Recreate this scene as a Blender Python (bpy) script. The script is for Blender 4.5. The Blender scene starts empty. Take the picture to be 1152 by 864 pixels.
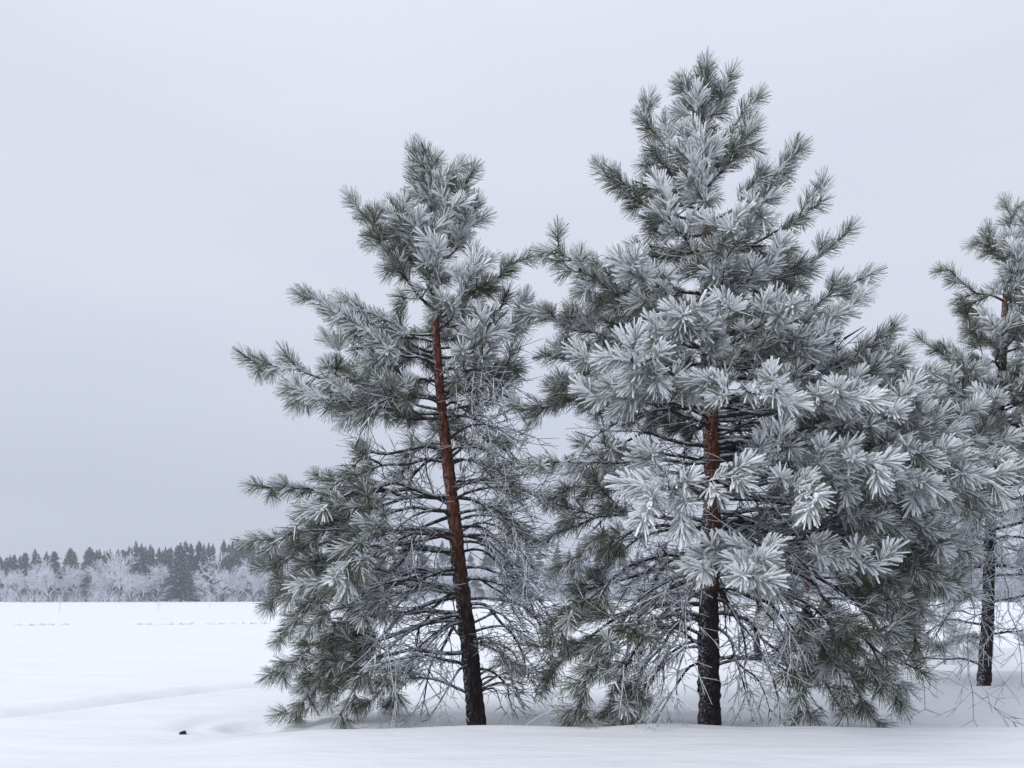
import bpy, math, random
import numpy as np
R = math.radians
SEED = 7
random.seed(SEED)
rng = np.random.default_rng(SEED)
scene = bpy.context.scene
col = scene.collection

# ------------------------------------------------------------------ camera frame
F, CX, HZ, EYE = 900.0, 576.0, 671.0, 1.3
def at(px, py, Y):
    return np.array([(px - CX) / F * Y, Y, EYE - (py - HZ) / F * Y])

WIND = np.array([0.10, -0.80, 0.58]); WIND /= np.linalg.norm(WIND)   # the side the rime has grown on

# ------------------------------------------------------------------ materials
def new_mat(name):
    m = bpy.data.materials.new(name); m.use_nodes = True
    nt = m.node_tree; b = nt.nodes['Principled BSDF']
    return m, nt, b
def nn(nt, typ, **kw):
    n = nt.nodes.new(typ)
    for k, v in kw.items(): setattr(n, k, v)
    return n
def noise(nt, scale, detail=4, rough=.55, vec=None):
    n = nn(nt, 'ShaderNodeTexNoise'); n.inputs['Scale'].default_value = scale
    n.inputs['Detail'].default_value = detail; n.inputs['Roughness'].default_value = rough
    if vec: nt.links.new(vec, n.inputs['Vector'])
    return n
def ramp(nt, fac, stops):
    r = nn(nt, 'ShaderNodeValToRGB'); e = r.color_ramp.elements
    while len(e) < len(stops): e.new(.5)
    for i, (p, c) in enumerate(stops):
        e[i].position = p; e[i].color = (*c, 1) if len(c) == 3 else c
    nt.links.new(fac, r.inputs[0]); return r
def mixc(nt, fac, a, b):
    m = nn(nt, 'ShaderNodeMix', data_type='RGBA')
    if isinstance(fac, (int, float)): m.inputs[0].default_value = fac
    else: nt.links.new(fac, m.inputs[0])
    for s, v in ((6, a), (7, b)):
        if isinstance(v, tuple): m.inputs[s].default_value = (*v, 1)
        else: nt.links.new(v, m.inputs[s])
    return m.outputs[2]
def math_(nt, op, a, b=None, clamp=False):
    m = nn(nt, 'ShaderNodeMath', operation=op, use_clamp=clamp)
    for i, v in enumerate((a, b)):
        if v is None: continue
        if isinstance(v, (int, float)): m.inputs[i].default_value = v
        else: nt.links.new(v, m.inputs[i])
    return m.outputs[0]
def facing(nt, vec):
    g = nn(nt, 'ShaderNodeNewGeometry'); d = nn(nt, 'ShaderNodeVectorMath', operation='DOT_PRODUCT')
    nt.links.new(g.outputs['Normal'], d.inputs[0]); d.inputs[1].default_value = tuple(vec)
    return d.outputs['Value'], g
def bump(nt, h, strength, dist, b):
    n = nn(nt, 'ShaderNodeBump'); n.inputs['Strength'].default_value = strength
    n.inputs['Distance'].default_value = dist
    nt.links.new(h, n.inputs['Height']); nt.links.new(n.outputs[0], b.inputs['Normal'])

def mat_needle():
    m, nt, b = new_mat('frosted_needles')
    a = nn(nt, 'ShaderNodeAttribute', attribute_name='rime')
    g = nn(nt, 'ShaderNodeNewGeometry'); n1 = noise(nt, 3.0, 2, vec=g.outputs['Position'])
    green = mixc(nt, n1.outputs[0], (0.030, 0.043, 0.020), (0.100, 0.102, 0.038))
    c = mixc(nt, a.outputs['Fac'], green, (0.70, 0.74, 0.78))
    nt.links.new(c, b.inputs['Base Color']); b.inputs['Roughness'].default_value = .7
    b.inputs['Specular IOR Level'].default_value = .2
    return m
def mat_rime():
    m, nt, b = new_mat('rime_frost')
    a = nn(nt, 'ShaderNodeAttribute', attribute_name='rime')
    g = nn(nt, 'ShaderNodeNewGeometry'); n1 = noise(nt, 30.0, 3, vec=g.outputs['Position'])
    f = math_(nt, 'ADD', a.outputs['Fac'], math_(nt, 'MULTIPLY', math_(nt, 'SUBTRACT', n1.outputs[0], .5), .5), True)
    c = ramp(nt, f, [(0, (.26, .30, .29)), (.45, (.64, .69, .72)), (1, (.92, .945, .96))])
    nt.links.new(c.outputs[0], b.inputs['Base Color']); b.inputs['Roughness'].default_value = .8
    b.inputs['Specular IOR Level'].default_value = .15
    return m
def mat_twig(name, dark, amount, warm=None):
    m, nt, b = new_mat(name)
    a = nn(nt, 'ShaderNodeAttribute', attribute_name='rime')
    f, g = facing(nt, WIND)
    n1 = noise(nt, 22.0, 4, .6, vec=g.outputs['Position'])
    x = math_(nt, 'ADD', math_(nt, 'MULTIPLY', f, .85), math_(nt, 'MULTIPLY', math_(nt, 'SUBTRACT', n1.outputs[0], .5), 1.6))
    x = math_(nt, 'ADD', x, math_(nt, 'SUBTRACT', math_(nt, 'MULTIPLY', a.outputs['Fac'], 2.0), 1.0 - amount))
    r = ramp(nt, math_(nt, 'ADD', math_(nt, 'MULTIPLY', x, .5), .5, True), [(.42, (0, 0, 0)), (.66, (1, 1, 1))])
    c = mixc(nt, r.outputs[0], dark, (.66, .70, .74))
    nt.links.new(c, b.inputs['Base Color']); b.inputs['Roughness'].default_value = .85
    b.inputs['Specular IOR Level'].default_value = .15
    bump(nt, n1.outputs[0], .6, .01, b)
    return m
def mat_bark(name='pine_bark', dark=0.):
    m, nt, b = new_mat(name)
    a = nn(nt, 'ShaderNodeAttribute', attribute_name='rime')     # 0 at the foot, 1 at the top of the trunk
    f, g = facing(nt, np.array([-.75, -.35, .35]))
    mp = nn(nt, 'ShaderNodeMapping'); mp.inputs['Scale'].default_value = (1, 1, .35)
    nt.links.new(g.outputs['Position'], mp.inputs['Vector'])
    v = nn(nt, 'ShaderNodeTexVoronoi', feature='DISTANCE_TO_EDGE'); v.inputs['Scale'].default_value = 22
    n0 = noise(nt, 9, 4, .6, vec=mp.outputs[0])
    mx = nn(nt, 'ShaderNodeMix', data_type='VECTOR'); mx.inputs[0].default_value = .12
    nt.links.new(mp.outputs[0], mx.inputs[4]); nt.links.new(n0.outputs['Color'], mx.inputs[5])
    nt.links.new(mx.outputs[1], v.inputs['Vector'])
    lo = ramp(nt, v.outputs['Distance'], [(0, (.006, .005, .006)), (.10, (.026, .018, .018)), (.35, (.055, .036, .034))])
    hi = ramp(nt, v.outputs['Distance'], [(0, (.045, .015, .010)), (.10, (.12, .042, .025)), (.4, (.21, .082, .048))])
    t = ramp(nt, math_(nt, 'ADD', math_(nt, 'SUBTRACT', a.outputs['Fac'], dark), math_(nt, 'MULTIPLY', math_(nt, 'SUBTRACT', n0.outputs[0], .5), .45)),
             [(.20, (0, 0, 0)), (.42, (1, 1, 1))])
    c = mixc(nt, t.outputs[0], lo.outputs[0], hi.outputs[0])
    n2 = noise(nt, 55, 5, .7, vec=g.outputs['Position'])
    x = math_(nt, 'ADD', math_(nt, 'MULTIPLY', f, .30), n2.outputs[0])
    fr = ramp(nt, x, [(.76, (0, 0, 0)), (.86, (1, 1, 1))])
    c = mixc(nt, fr.outputs[0], c, (.62, .65, .72))
    nt.links.new(c, b.inputs['Base Color']); b.inputs['Roughness'].default_value = .9
    b.inputs['Specular IOR Level'].default_value = .15
    bump(nt, v.outputs['Distance'], .9, .03, b)
    return m
def mat_snow():
    m, nt, b = new_mat('snow')
    g = nn(nt, 'ShaderNodeNewGeometry')
    mp = nn(nt, 'ShaderNodeMapping'); mp.inputs['Scale'].default_value = (.35, 1.4, 1); mp.inputs['Rotation'].default_value = (0, 0, R(-6))
    nt.links.new(g.outputs['Position'], mp.inputs['Vector'])
    n1 = noise(nt, 1.6, 5, .5, vec=mp.outputs[0]); n2 = noise(nt, 60, 3, .6, vec=g.outputs['Position'])
    h = math_(nt, 'ADD', math_(nt, 'MULTIPLY', n1.outputs[0], 1.0), math_(nt, 'MULTIPLY', n2.outputs[0], .03))
    c = ramp(nt, n1.outputs[0], [(.3, (.80, .82, .86)), (.7, (.85, .862, .89))])
    nt.links.new(c.outputs[0], b.inputs['Base Color'])
    b.inputs['Roughness'].default_value = .75; b.inputs['Specular IOR Level'].default_value = .2
    bump(nt, h, .6, .13, b)
    return m
def mat_plain(name, c, rough=.85, sc=8, var=.4):
    m, nt, b = new_mat(name)
    g = nn(nt, 'ShaderNodeNewGeometry'); n1 = noise(nt, sc, 3, vec=g.outputs['Position'])
    c2 = tuple(min(1, v * (1 + var)) for v in c); c1 = tuple(v * (1 - var) for v in c)
    nt.links.new(mixc(nt, n1.outputs[0], c1, c2), b.inputs['Base Color']); b.inputs['Roughness'].default_value = rough
    b.inputs['Specular IOR Level'].default_value = .2
    return m
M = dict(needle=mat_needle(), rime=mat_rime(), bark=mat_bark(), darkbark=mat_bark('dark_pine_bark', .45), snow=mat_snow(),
         branch=mat_twig('frosted_branch_bark', (.032, .026, .026), .02),
         greybark=mat_twig('frosted_grey_trunk', (.05, .045, .048), .9))

# ------------------------------------------------------------------ mesh helpers
def tag(o, label=None, cat=None, group=None, kind=None):
    for k, v in (('label', label), ('category', cat), ('group', group), ('kind', kind)):
        if v: o[k] = v
    return o
def empty(name, loc):
    o = bpy.data.objects.new(name, None); col.objects.link(o); o.location = tuple(loc); o.empty_display_size = .3
    return o
def link_mesh(name, V, Q, T, mats, midx=None, rime=None, parent=None, smooth=True, loc=(0, 0, 0)):
    """V (n,3) in world space (loc is taken off), Q quads, T tris (quads first)."""
    me = bpy.data.meshes.new(name)
    nq, ntri = len(Q), len(T)
    V = np.asarray(V, dtype=np.float32) - np.asarray(loc, dtype=np.float32)
    me.vertices.add(len(V)); me.vertices.foreach_set('co', V.ravel())
    loops = np.concatenate([np.asarray(Q, dtype=np.int32).ravel(), np.asarray(T, dtype=np.int32).ravel()])
    me.loops.add(len(loops)); me.loops.foreach_set('vertex_index', loops)
    me.polygons.add(nq + ntri)
    st = np.concatenate([np.arange(nq) * 4, nq * 4 + np.arange(ntri) * 3]).astype(np.int32)
    me.polygons.foreach_set('loop_start', st)
    if midx is not None: me.polygons.foreach_set('material_index', np.asarray(midx, dtype=np.int32))
    me.polygons.foreach_set('use_smooth', np.full(nq + ntri, smooth))
    if rime is not None:
        a = me.attributes.new('rime', 'FLOAT', 'POINT'); a.data.foreach_set('value', np.asarray(rime, dtype=np.float32))
    for m in mats: me.materials.append(m)
    me.update(calc_edges=True)
    o = bpy.data.objects.new(name, me); col.objects.link(o)
    if parent is not None: o.parent = parent
    return o

def norm(a):
    return a / np.maximum(np.linalg.norm(a, axis=-1, keepdims=True), 1e-9)

def tubes(P, Rr, sides):
    """P (n,k,3) polylines, Rr (n,k) radii -> V, Q, per-vertex index of strand"""
    n, k, _ = P.shape
    Tn = np.empty_like(P); Tn[:, 1:-1] = P[:, 2:] - P[:, :-2]; Tn[:, 0] = P[:, 1] - P[:, 0]; Tn[:, -1] = P[:, -1] - P[:, -2]
    Tn = norm(Tn)
    ref = np.where(np.abs(Tn[:, :1, 2:3]) > .9, np.array([1., 0, 0]), np.array([0, 0, 1.]))
    ref = np.broadcast_to(ref, P.shape)
    A = norm(np.cross(Tn, ref)); B = np.cross(Tn, A)
    th = np.arange(sides) / sides * 2 * math.pi + math.pi / 2
    V = P[:, :, None] + Rr[:, :, None, None] * (np.cos(th)[None, None, :, None] * A[:, :, None] + np.sin(th)[None, None, :, None] * B[:, :, None])
    base = (np.arange(n) * k * sides)[:, None, None]
    i = np.arange(k - 1)[None, :, None] * sides; s = np.arange(sides)[None, None, :]; s2 = (s + 1) % sides
    Q = np.stack([base + i + s, base + i + s2, base + i + sides + s2, base + i + sides + s], -1).reshape(-1, 4)
    return V.reshape(-1, 3), Q

def ribbons(P, W, side):
    """P (n,k,3), W (n,k) half widths, side (n,3)"""
    n, k, _ = P.shape
    V = np.stack([P - W[..., None] * side[:, None], P + W[..., None] * side[:, None]], 2)
    base = (np.arange(n) * k * 2)[:, None]; i = np.arange(k - 1)[None] * 2
    Q = np.stack([base + i, base + i + 1, base + i + 3, base + i + 2], -1).reshape(-1, 4)
    return V.reshape(-1, 3), Q

class Soup:
    def __init__(s): s.V = []; s.Q = []; s.m = []; s.r = []; s.n = 0
    def add(s, V, Q, m, r):
        s.V.append(V); s.Q.append(Q + s.n); s.m.append(np.full(len(Q), m)); s.n += len(V)
        s.r.append(np.full(len(V), r) if np.isscalar(r) else r)
    def build(s, name, mats, parent=None, loc=(0, 0, 0), smooth=True):
        return link_mesh(name, np.concatenate(s.V), np.concatenate(s.Q), np.zeros((0, 3), int), mats,
                         np.concatenate(s.m), np.concatenate(s.r), parent, smooth, loc)

def bezier(p0, p1, p2, p3, n):
    t = np.linspace(0, 1, n)[:, None]
    return (1 - t) ** 3 * p0 + 3 * (1 - t) ** 2 * t * p1 + 3 * (1 - t) * t ** 2 * p2 + t ** 3 * p3
def catmull(P, m):
    if len(P) < 3:
        mid = (P[0] + P[1]) / 2; P = np.array([P[0], mid, P[1]])
    Q = np.vstack([2 * P[0] - P[1], P, 2 * P[-1] - P[-2]]); out = []
    for i in range(len(P) - 1):
        a, b, c, d = Q[i:i + 4]
        for j in range(m):
            t = j / m; out.append(.5 * (2 * b + (c - a) * t + (2 * a - 5 * b + 4 * c - d) * t * t + (3 * b - a - 3 * c + d) * t ** 3))
    return np.array(out + [P[-1]])
def resample(P, n):
    d = np.concatenate([[0], np.cumsum(np.linalg.norm(np.diff(P, axis=0), axis=1))])
    u = np.linspace(0, d[-1], n)
    return np.stack([np.interp(u, d, P[:, i]) for i in range(3)], 1)

# ------------------------------------------------------------------ snow ground height
def sm(a, b, x):
    t = np.clip((x - a) / (b - a), 0, 1); return t * t * (3 - 2 * t)
_ph = np.random.default_rng(3).uniform(0, 6.28, (40, 2)); _dr = np.random.default_rng(4).uniform(-.9, .9, 40)
def waves(x, y, lam, k0, n=6):
    s = 0
    for i in range(n):
        a = _dr[k0 + i]; w = 2 * math.pi / (lam * (0.6 + .16 * i))
        s = s + np.sin(w * (x * math.sin(a) * .6 + y * math.cos(a)) + _ph[k0 + i, 0])
    return s / n
trunks = []    # (x, y, strength) filled below: snow hollows round the trunks
def seg_dist(x, y, pts):
    best = np.full(np.shape(x), 1e9)
    for (ax, ay), (bx, by) in zip(pts[:-1], pts[1:]):
        dx, dy = bx - ax, by - ay; L = dx * dx + dy * dy
        t = np.clip(((x - ax) * dx + (y - ay) * dy) / L, 0, 1)
        best = np.minimum(best, np.hypot(x - ax - t * dx, y - ay - t * dy))
    return best
def g2(px, py):   # where a picture row and column meet flat ground
    Y = EYE * F / (py - HZ); return ((px - CX) / F * Y, Y)
PATH = [g2(-420, 838), g2(-150, 818), g2(0, 806), g2(90, 795), g2(170, 785), g2(240, 776), g2(320, 770), g2(420, 764), g2(560, 760)]
TRACK = [(-60, 34.5), (-30, 35.5), (-23, 36), (-13.5, 37.5), (-6, 38), (30, 44)]
def height(x, y):
    x = np.asarray(x, float); y = np.asarray(y, float)
    far = sm(60, 150, np.hypot(x, y))
    z = .05 * waves(x, y, 9, 0) + .018 * waves(x, y, 2.6, 8) + far * .25 * waves(x, y, 60, 16)
    z = z * sm(2, 14, np.hypot(x, y)) * .8 + .2 * z
    crest = 7.15 + .12 * np.sin(x * .55 + 1) + .05 * x * sm(1, 5, x)      # wind-blown lip in front of the pines
    d = y - crest
    wl = sm(-3.1, -1.6, x)
    z = z + wl * .11 * np.exp(-np.where(d < 0, (d / 1.3) ** 2, (d / .22) ** 2))
    z = z - wl * .05 * sm(0, .5, d) * (1 - sm(3.5, 6.5, d))
    dp = seg_dist(x, y, PATH)
    z = z - .19 * np.exp(-(dp / .25) ** 2) + .035 * np.exp(-((dp - .5) / .22) ** 2)
    cx_, cy_ = g2(283, 812)                                              # wind scoop left of the pine
    q = np.hypot((x - cx_) / 0.75, (y - cy_) / 0.8)
    z = z - .10 * np.exp(-(q / .8) ** 4) * (1 + .4 * np.sin(q * 9)) 
    z = z + .5 * np.exp(-((y - 92 - .02 * x) / 5) ** 2) * sm(20, 60, y) # low bank before the forest
    z = z + .16 * sm(1.5, 5, x) * sm(8, 10.5, y) * (1 - sm(30, 60, y)) * (.6 + waves(x, y, 3.2, 24))
    for (tx, ty, s) in trunks:
        r = np.hypot(x - tx, y - ty)
        z = z - s * .10 * np.exp(-(r / .42) ** 2) + s * .02 * np.exp(-((r - .95) / .35) ** 2) * (1 + .6 * np.sin(np.arctan2(y - ty, x - tx) * 3 + tx))
    return z
def make_ground():
    def axis(lo, hi, a, b, step):
        c = list(np.arange(a, b, step)); s = step; v = c[-1]; up = []
        while v < hi: s *= 1.13; v += s; up.append(v)
        s = step; v = c[0]; dn = []
        while v > lo: s *= 1.13; v -= s; dn.append(v)
        return np.array(dn[::-1] + c + up)
    xs = axis(-3500, 3500, -8, 9, .06); ys = axis(-3500, 3500, 4, 16, .055)
    X, Yy = np.meshgrid(xs, ys); Z = height(X, Yy)
    nx, ny = len(xs), len(ys)
    V = np.stack([X, Yy, Z], -1).reshape(-1, 3)
    i, j = np.meshgrid(np.arange(nx - 1), np.arange(ny - 1)); b = (j * nx + i).ravel()
    Q = np.stack([b, b + 1, b + nx + 1, b + nx], -1)
    o = link_mesh('snow_ground', V, Q, np.zeros((0, 3), int), [M['snow']])
    tag(o, 'smooth white snow field running from the pines to the far forest', None, None, 'structure')

# ------------------------------------------------------------------ pine
class Pine:
    INC = .235
    def __init__(s, trunk_px, Y, name, label, group, rime=.6, seed=1, needle_n=92, finger_n=46, unit=1.0, bark='bark'):
        s.barkm = M[bark]
        s.rg = np.random.default_rng(seed); s.Y = Y; s.unit = unit
        s.nn, s.fn = needle_n, finger_n; s.rime0 = rime
        pts = np.array([at(px, py, Y) for px, py, w in trunk_px]); wid = np.array([w * .88 / F * Y / 2 for px, py, w in trunk_px])
        zb = float(height(pts[0, 0], Y)); pts[0, 2] = zb - .12
        s.py = np.array([p[1] for p in trunk_px], float); s.tp = pts; s.tw = wid
        s.base = np.array([pts[0, 0], Y, zb])
        s.root = empty(name, s.base); tag(s.root, label, 'pine tree', group)
        s.shoots = []      # p0, p1, rime
        s.crown_soup = Soup()
        s.branches = []
        s.make_trunk()
    def trunk_at(s, py):
        o = np.argsort(s.py)
        return np.array([np.interp(py, s.py[o], s.tp[o, i]) for i in range(3)]), np.interp(py, s.py[o], s.tw[o])
    def make_trunk(s):
        n = 150; sides = 28
        P = resample(s.tp, n); w = np.interp(np.linspace(0, 1, n), np.linspace(0, 1, len(s.tw)), s.tw)
        d = np.concatenate([[0], np.cumsum(np.linalg.norm(np.diff(s.tp, axis=0), axis=1))]); d /= d[-1]
        w = np.interp(np.linspace(0, 1, n), d, s.tw)
        P[-1] -= [0, 0, .0]; w = w * np.clip((1 - np.linspace(0, 1, n)) / .02, .02, 1); w = w * (1 + .16 * np.exp(-np.linspace(0, 1, n) / .018))
        P[:, 0] += .012 * np.sin(np.linspace(0, 14, n) + s.Y); 
        V, Q = tubes(P[None], w[None], sides)
        C = np.repeat(P, sides, axis=0); rad = V - C
        th = np.tile(np.arange(sides), n); zz = np.repeat(np.arange(n), sides)
        k = 1 + .09 * np.sin(th * 1.35 + np.sin(zz * .55) * 1.3) * np.sin(zz * .8 + th * .9) + .07 * s.rg.standard_normal(len(V)) * .8
        V = C + rad * k[:, None]
        T = s.rime_t = np.repeat(np.linspace(0, 1, n), sides)
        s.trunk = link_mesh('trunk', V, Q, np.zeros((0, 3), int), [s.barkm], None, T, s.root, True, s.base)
    # one twig system; n increments, list of needles
    def axis(s, wood, p, d, n, r0, level, green, rime, curl, inc, dens):
        """grow an axis of n increments starting at p, heading d"""
        pts = [p]; dd = d.copy()
        wander = s.rg.normal(0, .09, 3) + np.array([0, 0, .04 if not green else 0])
        for i in range(n):
            dd = norm(dd + wander + s.rg.normal(0, .10 if green else .15, 3) + np.array([0, 0, curl]))
            pts.append(pts[-1] + dd * inc * (s.rg.uniform(.8, 1.15) if green else s.rg.uniform(.45, 1.3)))
        pts = np.array(pts)
        s.dress(wood, pts, r0, level, green, rime, curl, inc, dens)
    def dress(s, wood, pts, r0, level, green, rime, curl, inc, dens, bare_to=0.0, bare_n=0):
        n = len(pts) - 1
        P = catmull(pts, 3 if level < 2 else 2); k = len(P); rr = np.linspace(r0, max(.0028 * s.unit, r0 * .22), k)
        wood.append((P, rr, rime * (.22 if level == 0 else (.42 if green else .58))))
        L = 0
        for i in range(n):
            u = (i + 1) / n; m = n - i - 1
            a, b = pts[i], pts[i + 1]; ax = norm(b - a)
            isg = green
            if isg and (i >= n - (2 if level else 3)) and (i == n - 1 or level == 0 or s.rg.random() < .55):
                if i == n - 1: s.shoots.append((a + (b - a) * .15, b, rime, 1.14))
                else: s.shoots.append((a, b, rime, .82))
            if m < 1 and level > 0: continue
            if level >= 3: continue
            up = np.array([0, 0, 1.]); sd = norm(np.cross(ax, up)); u2 = np.cross(sd, ax)
            bare_here = (u < bare_to)
            kk = dens if not bare_here else bare_n
            cnt = int(kk) + (s.rg.random() < kk - int(kk))
            ph0 = s.rg.uniform(0, 6.28)
            for q in range(cnt):
                if level == 0: az = (q % 2) * math.pi + s.rg.normal(0, .55)     # spread mostly sideways
                else: az = ph0 + q * 2 * math.pi / max(cnt, 1) + s.rg.normal(0, .4)
                lat = sd * math.cos(az) + u2 * math.sin(az) * (.8 if level else 1)
                ang = R(s.rg.uniform(36, 62)) if green and not bare_here else R(s.rg.uniform(22, 52))
                ld = norm(ax * math.cos(ang) + lat * math.sin(ang))
                mm = max(1, int(round(m * s.rg.uniform(.45, .75))))
                if level == 0: mm = min(mm, 4)
                if bare_here:
                    mm = int(s.rg.integers(2, 5))
                    s.axis(wood, b, norm(ld + np.array([0, 0, -.1])), mm, max(.004, r0 * .35) * s.rg.uniform(.6, 1), level + 1, False, rime, -.03, inc * s.rg.uniform(.7, 1.1), dens * .9)
                else:
                    s.axis(wood, b, ld, mm, max(.0045, r0 * .5), level + 1, green and s.rg.random() < .97, rime * s.rg.uniform(.75, 1.2), curl, inc * s.rg.uniform(.75, 1.0), dens * .8)
    def clear(s, az):     # keep the trunk in view: no random limb straight out on the windward side
        az = az % 360
        return az if not 238 < az < 302 else (az + 75 if az > 270 else az - 75)
    def branch(s, spy, tip, sag=0., rime=None, bare_to=.25, bare_n=1., green=True, dens=1.62, start=None, curl=.03, r0=None, up=.0):
        p0, w = s.trunk_at(spy) if start is None else start
        tip = np.asarray(tip, float); tip = tip - norm(tip - p0) * ((.20 if (tip - p0)[2] > .75 * np.linalg.norm(tip - p0) else .12) if green else .03) * s.unit
        d = tip - p0; L = np.linalg.norm(d); hd = np.array([d[0], d[1], 0]); hd = hd / (np.linalg.norm(hd) + 1e-9)
        hl = math.hypot(d[0], d[1])
        p1 = p0 + hd * hl * .35 + np.array([0, 0, d[2] * .22 + sag * L * .8 - up * L * .3])
        p2 = p0 + hd * hl * .75 + np.array([0, 0, d[2] * .6 + sag * L - up * L * .5])
        side = np.cross(hd, [0, 0, 1.]) * s.rg.normal(0, .05) * L
        inc = s.INC * s.unit * s.rg.uniform(.85, 1.05)
        P = bezier(p0, p1 + side, p2 + side, tip, 24)
        arc = np.linalg.norm(np.diff(P, axis=0), axis=1).sum()
        n = max(1, int(round(arc / inc)))
        pts = resample(P, n + 1)
        pts[1:-1] += s.rg.normal(0, .022, (n - 1, 3)) * s.unit if n > 1 else 0
        wood = []
        r0 = r0 or min(w * .5, .0085 * s.unit + .0095 * L)
        if rime is None: rime = s.rime0
        s.dress(wood, pts, r0, 0, green, rime, curl, inc, dens, bare_to, bare_n)
        s.branches.append(wood)
    def env(s, table, py):
        t = np.array(table, float); return np.interp(py, t[:, 0], t[:, 1]), np.interp(py, t[:, 0], t[:, 2])
    def tip_at(s, table, py, az, k=1.0):
        """az 0 right, 90 away from the camera, 180 left, 270 towards it; the tip at picture row py"""
        l, r = s.env(table, py); rad = (r * (1 + math.cos(az)) + l * (1 - math.cos(az))) / 2 * k / F * s.Y
        c, _ = s.trunk_at(py); z = at(0, py, s.Y)[2]
        return np.array([c[0] + rad * math.cos(az), s.Y + rad * math.sin(az) * .9, z])
    def finish(s):
        crown_so = s.crown_soup
        A = np.array([q[0] for q in s.shoots]); B = np.array([q[1] for q in s.shoots])
        rm = np.array([q[2] for q in s.shoots]); sc = np.array([q[3] for q in s.shoots])
        rg = s.rg; S = len(A); ax = norm(B - A)
        # rime is heavier where the shoot stands out towards the wind, light inside the crown
        mid = (A + B) / 2; tx = np.interp(-mid[:, 2], -s.tp[::-1, 2], s.tp[::-1, 0])
        off = mid - np.stack([tx, np.full(S, s.Y), mid[:, 2]], 1)
        wind = off @ np.array([.05, -1, 0.]) / (.9 * s.unit)
        rm = np.clip(.08 + rm * (.88 + .30 * np.clip(wind, -1.2, 1.3)) + rg.normal(0, .17, S), .03, 1)
        s.stat = S
        ref = np.where(np.abs(ax[:, 2:3]) > .9, np.array([1., 0, 0]), np.array([0, 0, 1.]))
        U = norm(np.cross(ax, ref)); W = np.cross(U, ax)
        NL = .130 * s.unit
        def needles(n, lo, hi, k):
            t = .12 + .88 * rg.uniform(0, 1, (S, n)) ** .8; phi = rg.uniform(0, 2 * math.pi, (S, n))
            ang = np.radians(rg.uniform(lo, hi, (S, n))) * np.where(t > .86, rg.uniform(.05, 1.0, (S, n)), 1.0)
            root = A[:, None] + (B - A)[:, None] * (t[..., None] * 1.0)
            rad = U[:, None] * np.cos(phi)[..., None] + W[:, None] * np.sin(phi)[..., None]
            d = ax[:, None] * np.cos(ang)[..., None] + rad * np.sin(ang)[..., None]
            ln = NL * rg.uniform(.87, 1.02, (S, n)) * sc[:, None]
            u = np.linspace(0, 1, k)
            bend = ax[:, None] * .20 + np.array([0, 0, -.08])
            P = root[..., None, :] + (d * ln[..., None])[..., None, :] * u[:, None] + (bend * ln[..., None])[..., None, :] * (u ** 2)[:, None]
            return P.reshape(S * n, k, 3), d.reshape(S * n, 3), rad.reshape(S * n, 3), np.repeat(rm, n), t.ravel()
        # dark needles
        P, d, rad, r, t = needles(s.nn, 38, 72, 3)
        side = norm(np.cross(d, rg.normal(0, 1, d.shape)))
        Wd = np.array([.0021, .0021, .0014])[None] * s.unit * np.ones((len(P), 1))
        V, Q = ribbons(P, Wd, side)
        rv = np.repeat(np.clip(r * .50 + rg.normal(-.14, .16, len(r)), 0, .7), 6) * np.tile([1.0, 1.0, .9, .9, .55, .55], len(r))
        crown_so.add(V, Q, 0, rv)
        # rime-coated needle bundles, on the windward side of each
        P, d, rad, r, t = needles(s.fn, 34, 70, 4)
        keep = rg.random(len(P)) < np.clip(.02 + r * .98, 0, 1)
        lee = (rad @ WIND) < -.25
        keep &= ~(lee & (rg.random(len(P)) < .75))
        P, r = P[keep], r[keep]
        P = P * 1.0 + WIND * .005 * s.unit
        P = P[:, :1] + (P - P[:, :1]) * np.where(r > .75, .98, .80)[:, None, None]
        wd = (.0021 + .0085 * r ** 3.2 * rg.uniform(.5, 1.3, len(P))) * s.unit
        V, Q = tubes(P, wd[:, None] * np.array([.45, .85, 1.0, .70])[None], 3)
        rv = np.repeat(np.clip(.25 + r * .90 + rg.normal(0, .08, len(r)), 0, 1), 12)
        crown_so.add(V, Q, 1, rv)
        # snow clinging along the heavily rimed shoots
        hv = np.where(rm > .72)[0]; hv = hv[rg.random(len(hv)) < .7]
        if len(hv):
            a, b = A[hv], B[hv]; u = np.linspace(-.05, 1.0, 6)[None, :, None]
            P = a[:, None] + (b - a)[:, None] * u + WIND * .012 * s.unit + rg.normal(0, .005, (len(hv), 6, 3))
            rr = rg.uniform(.008, .021, (len(hv), 6)) * s.unit; rr[:, 0] *= .3; rr[:, -1] *= .3
            V, Q = tubes(P, rr, 6); crown_so.add(V, Q, 1, .95)
        # small cushions of snow caught in the forks
        ns = max(3, int(S * .025)); idx = rg.choice(S, ns)
        c = A[idx] + np.array([0, 0, .02]); k = 7
        th = np.linspace(0, math.pi, k); lr = rg.uniform(.018, .042, (ns, 1)) * s.unit
        dirs = norm(rg.normal(0, 1, (ns, 3)) * np.array([1, 1, .15]) + ax[idx] * 1.0)
        P = c[:, None] + dirs[:, None] * (-np.cos(th))[None, :, None] * lr[:, :, None] * 1.5
        P[..., 2] += rg.normal(0, .006, P.shape[:2])
        V, Q = tubes(P, np.sin(th)[None] * lr * .75 + .001, 8); crown_so.add(V, Q, 1, .97)
        s.crown = crown_so.build('crown', [M['needle'], M['rime']], s.root, s.base)
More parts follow.
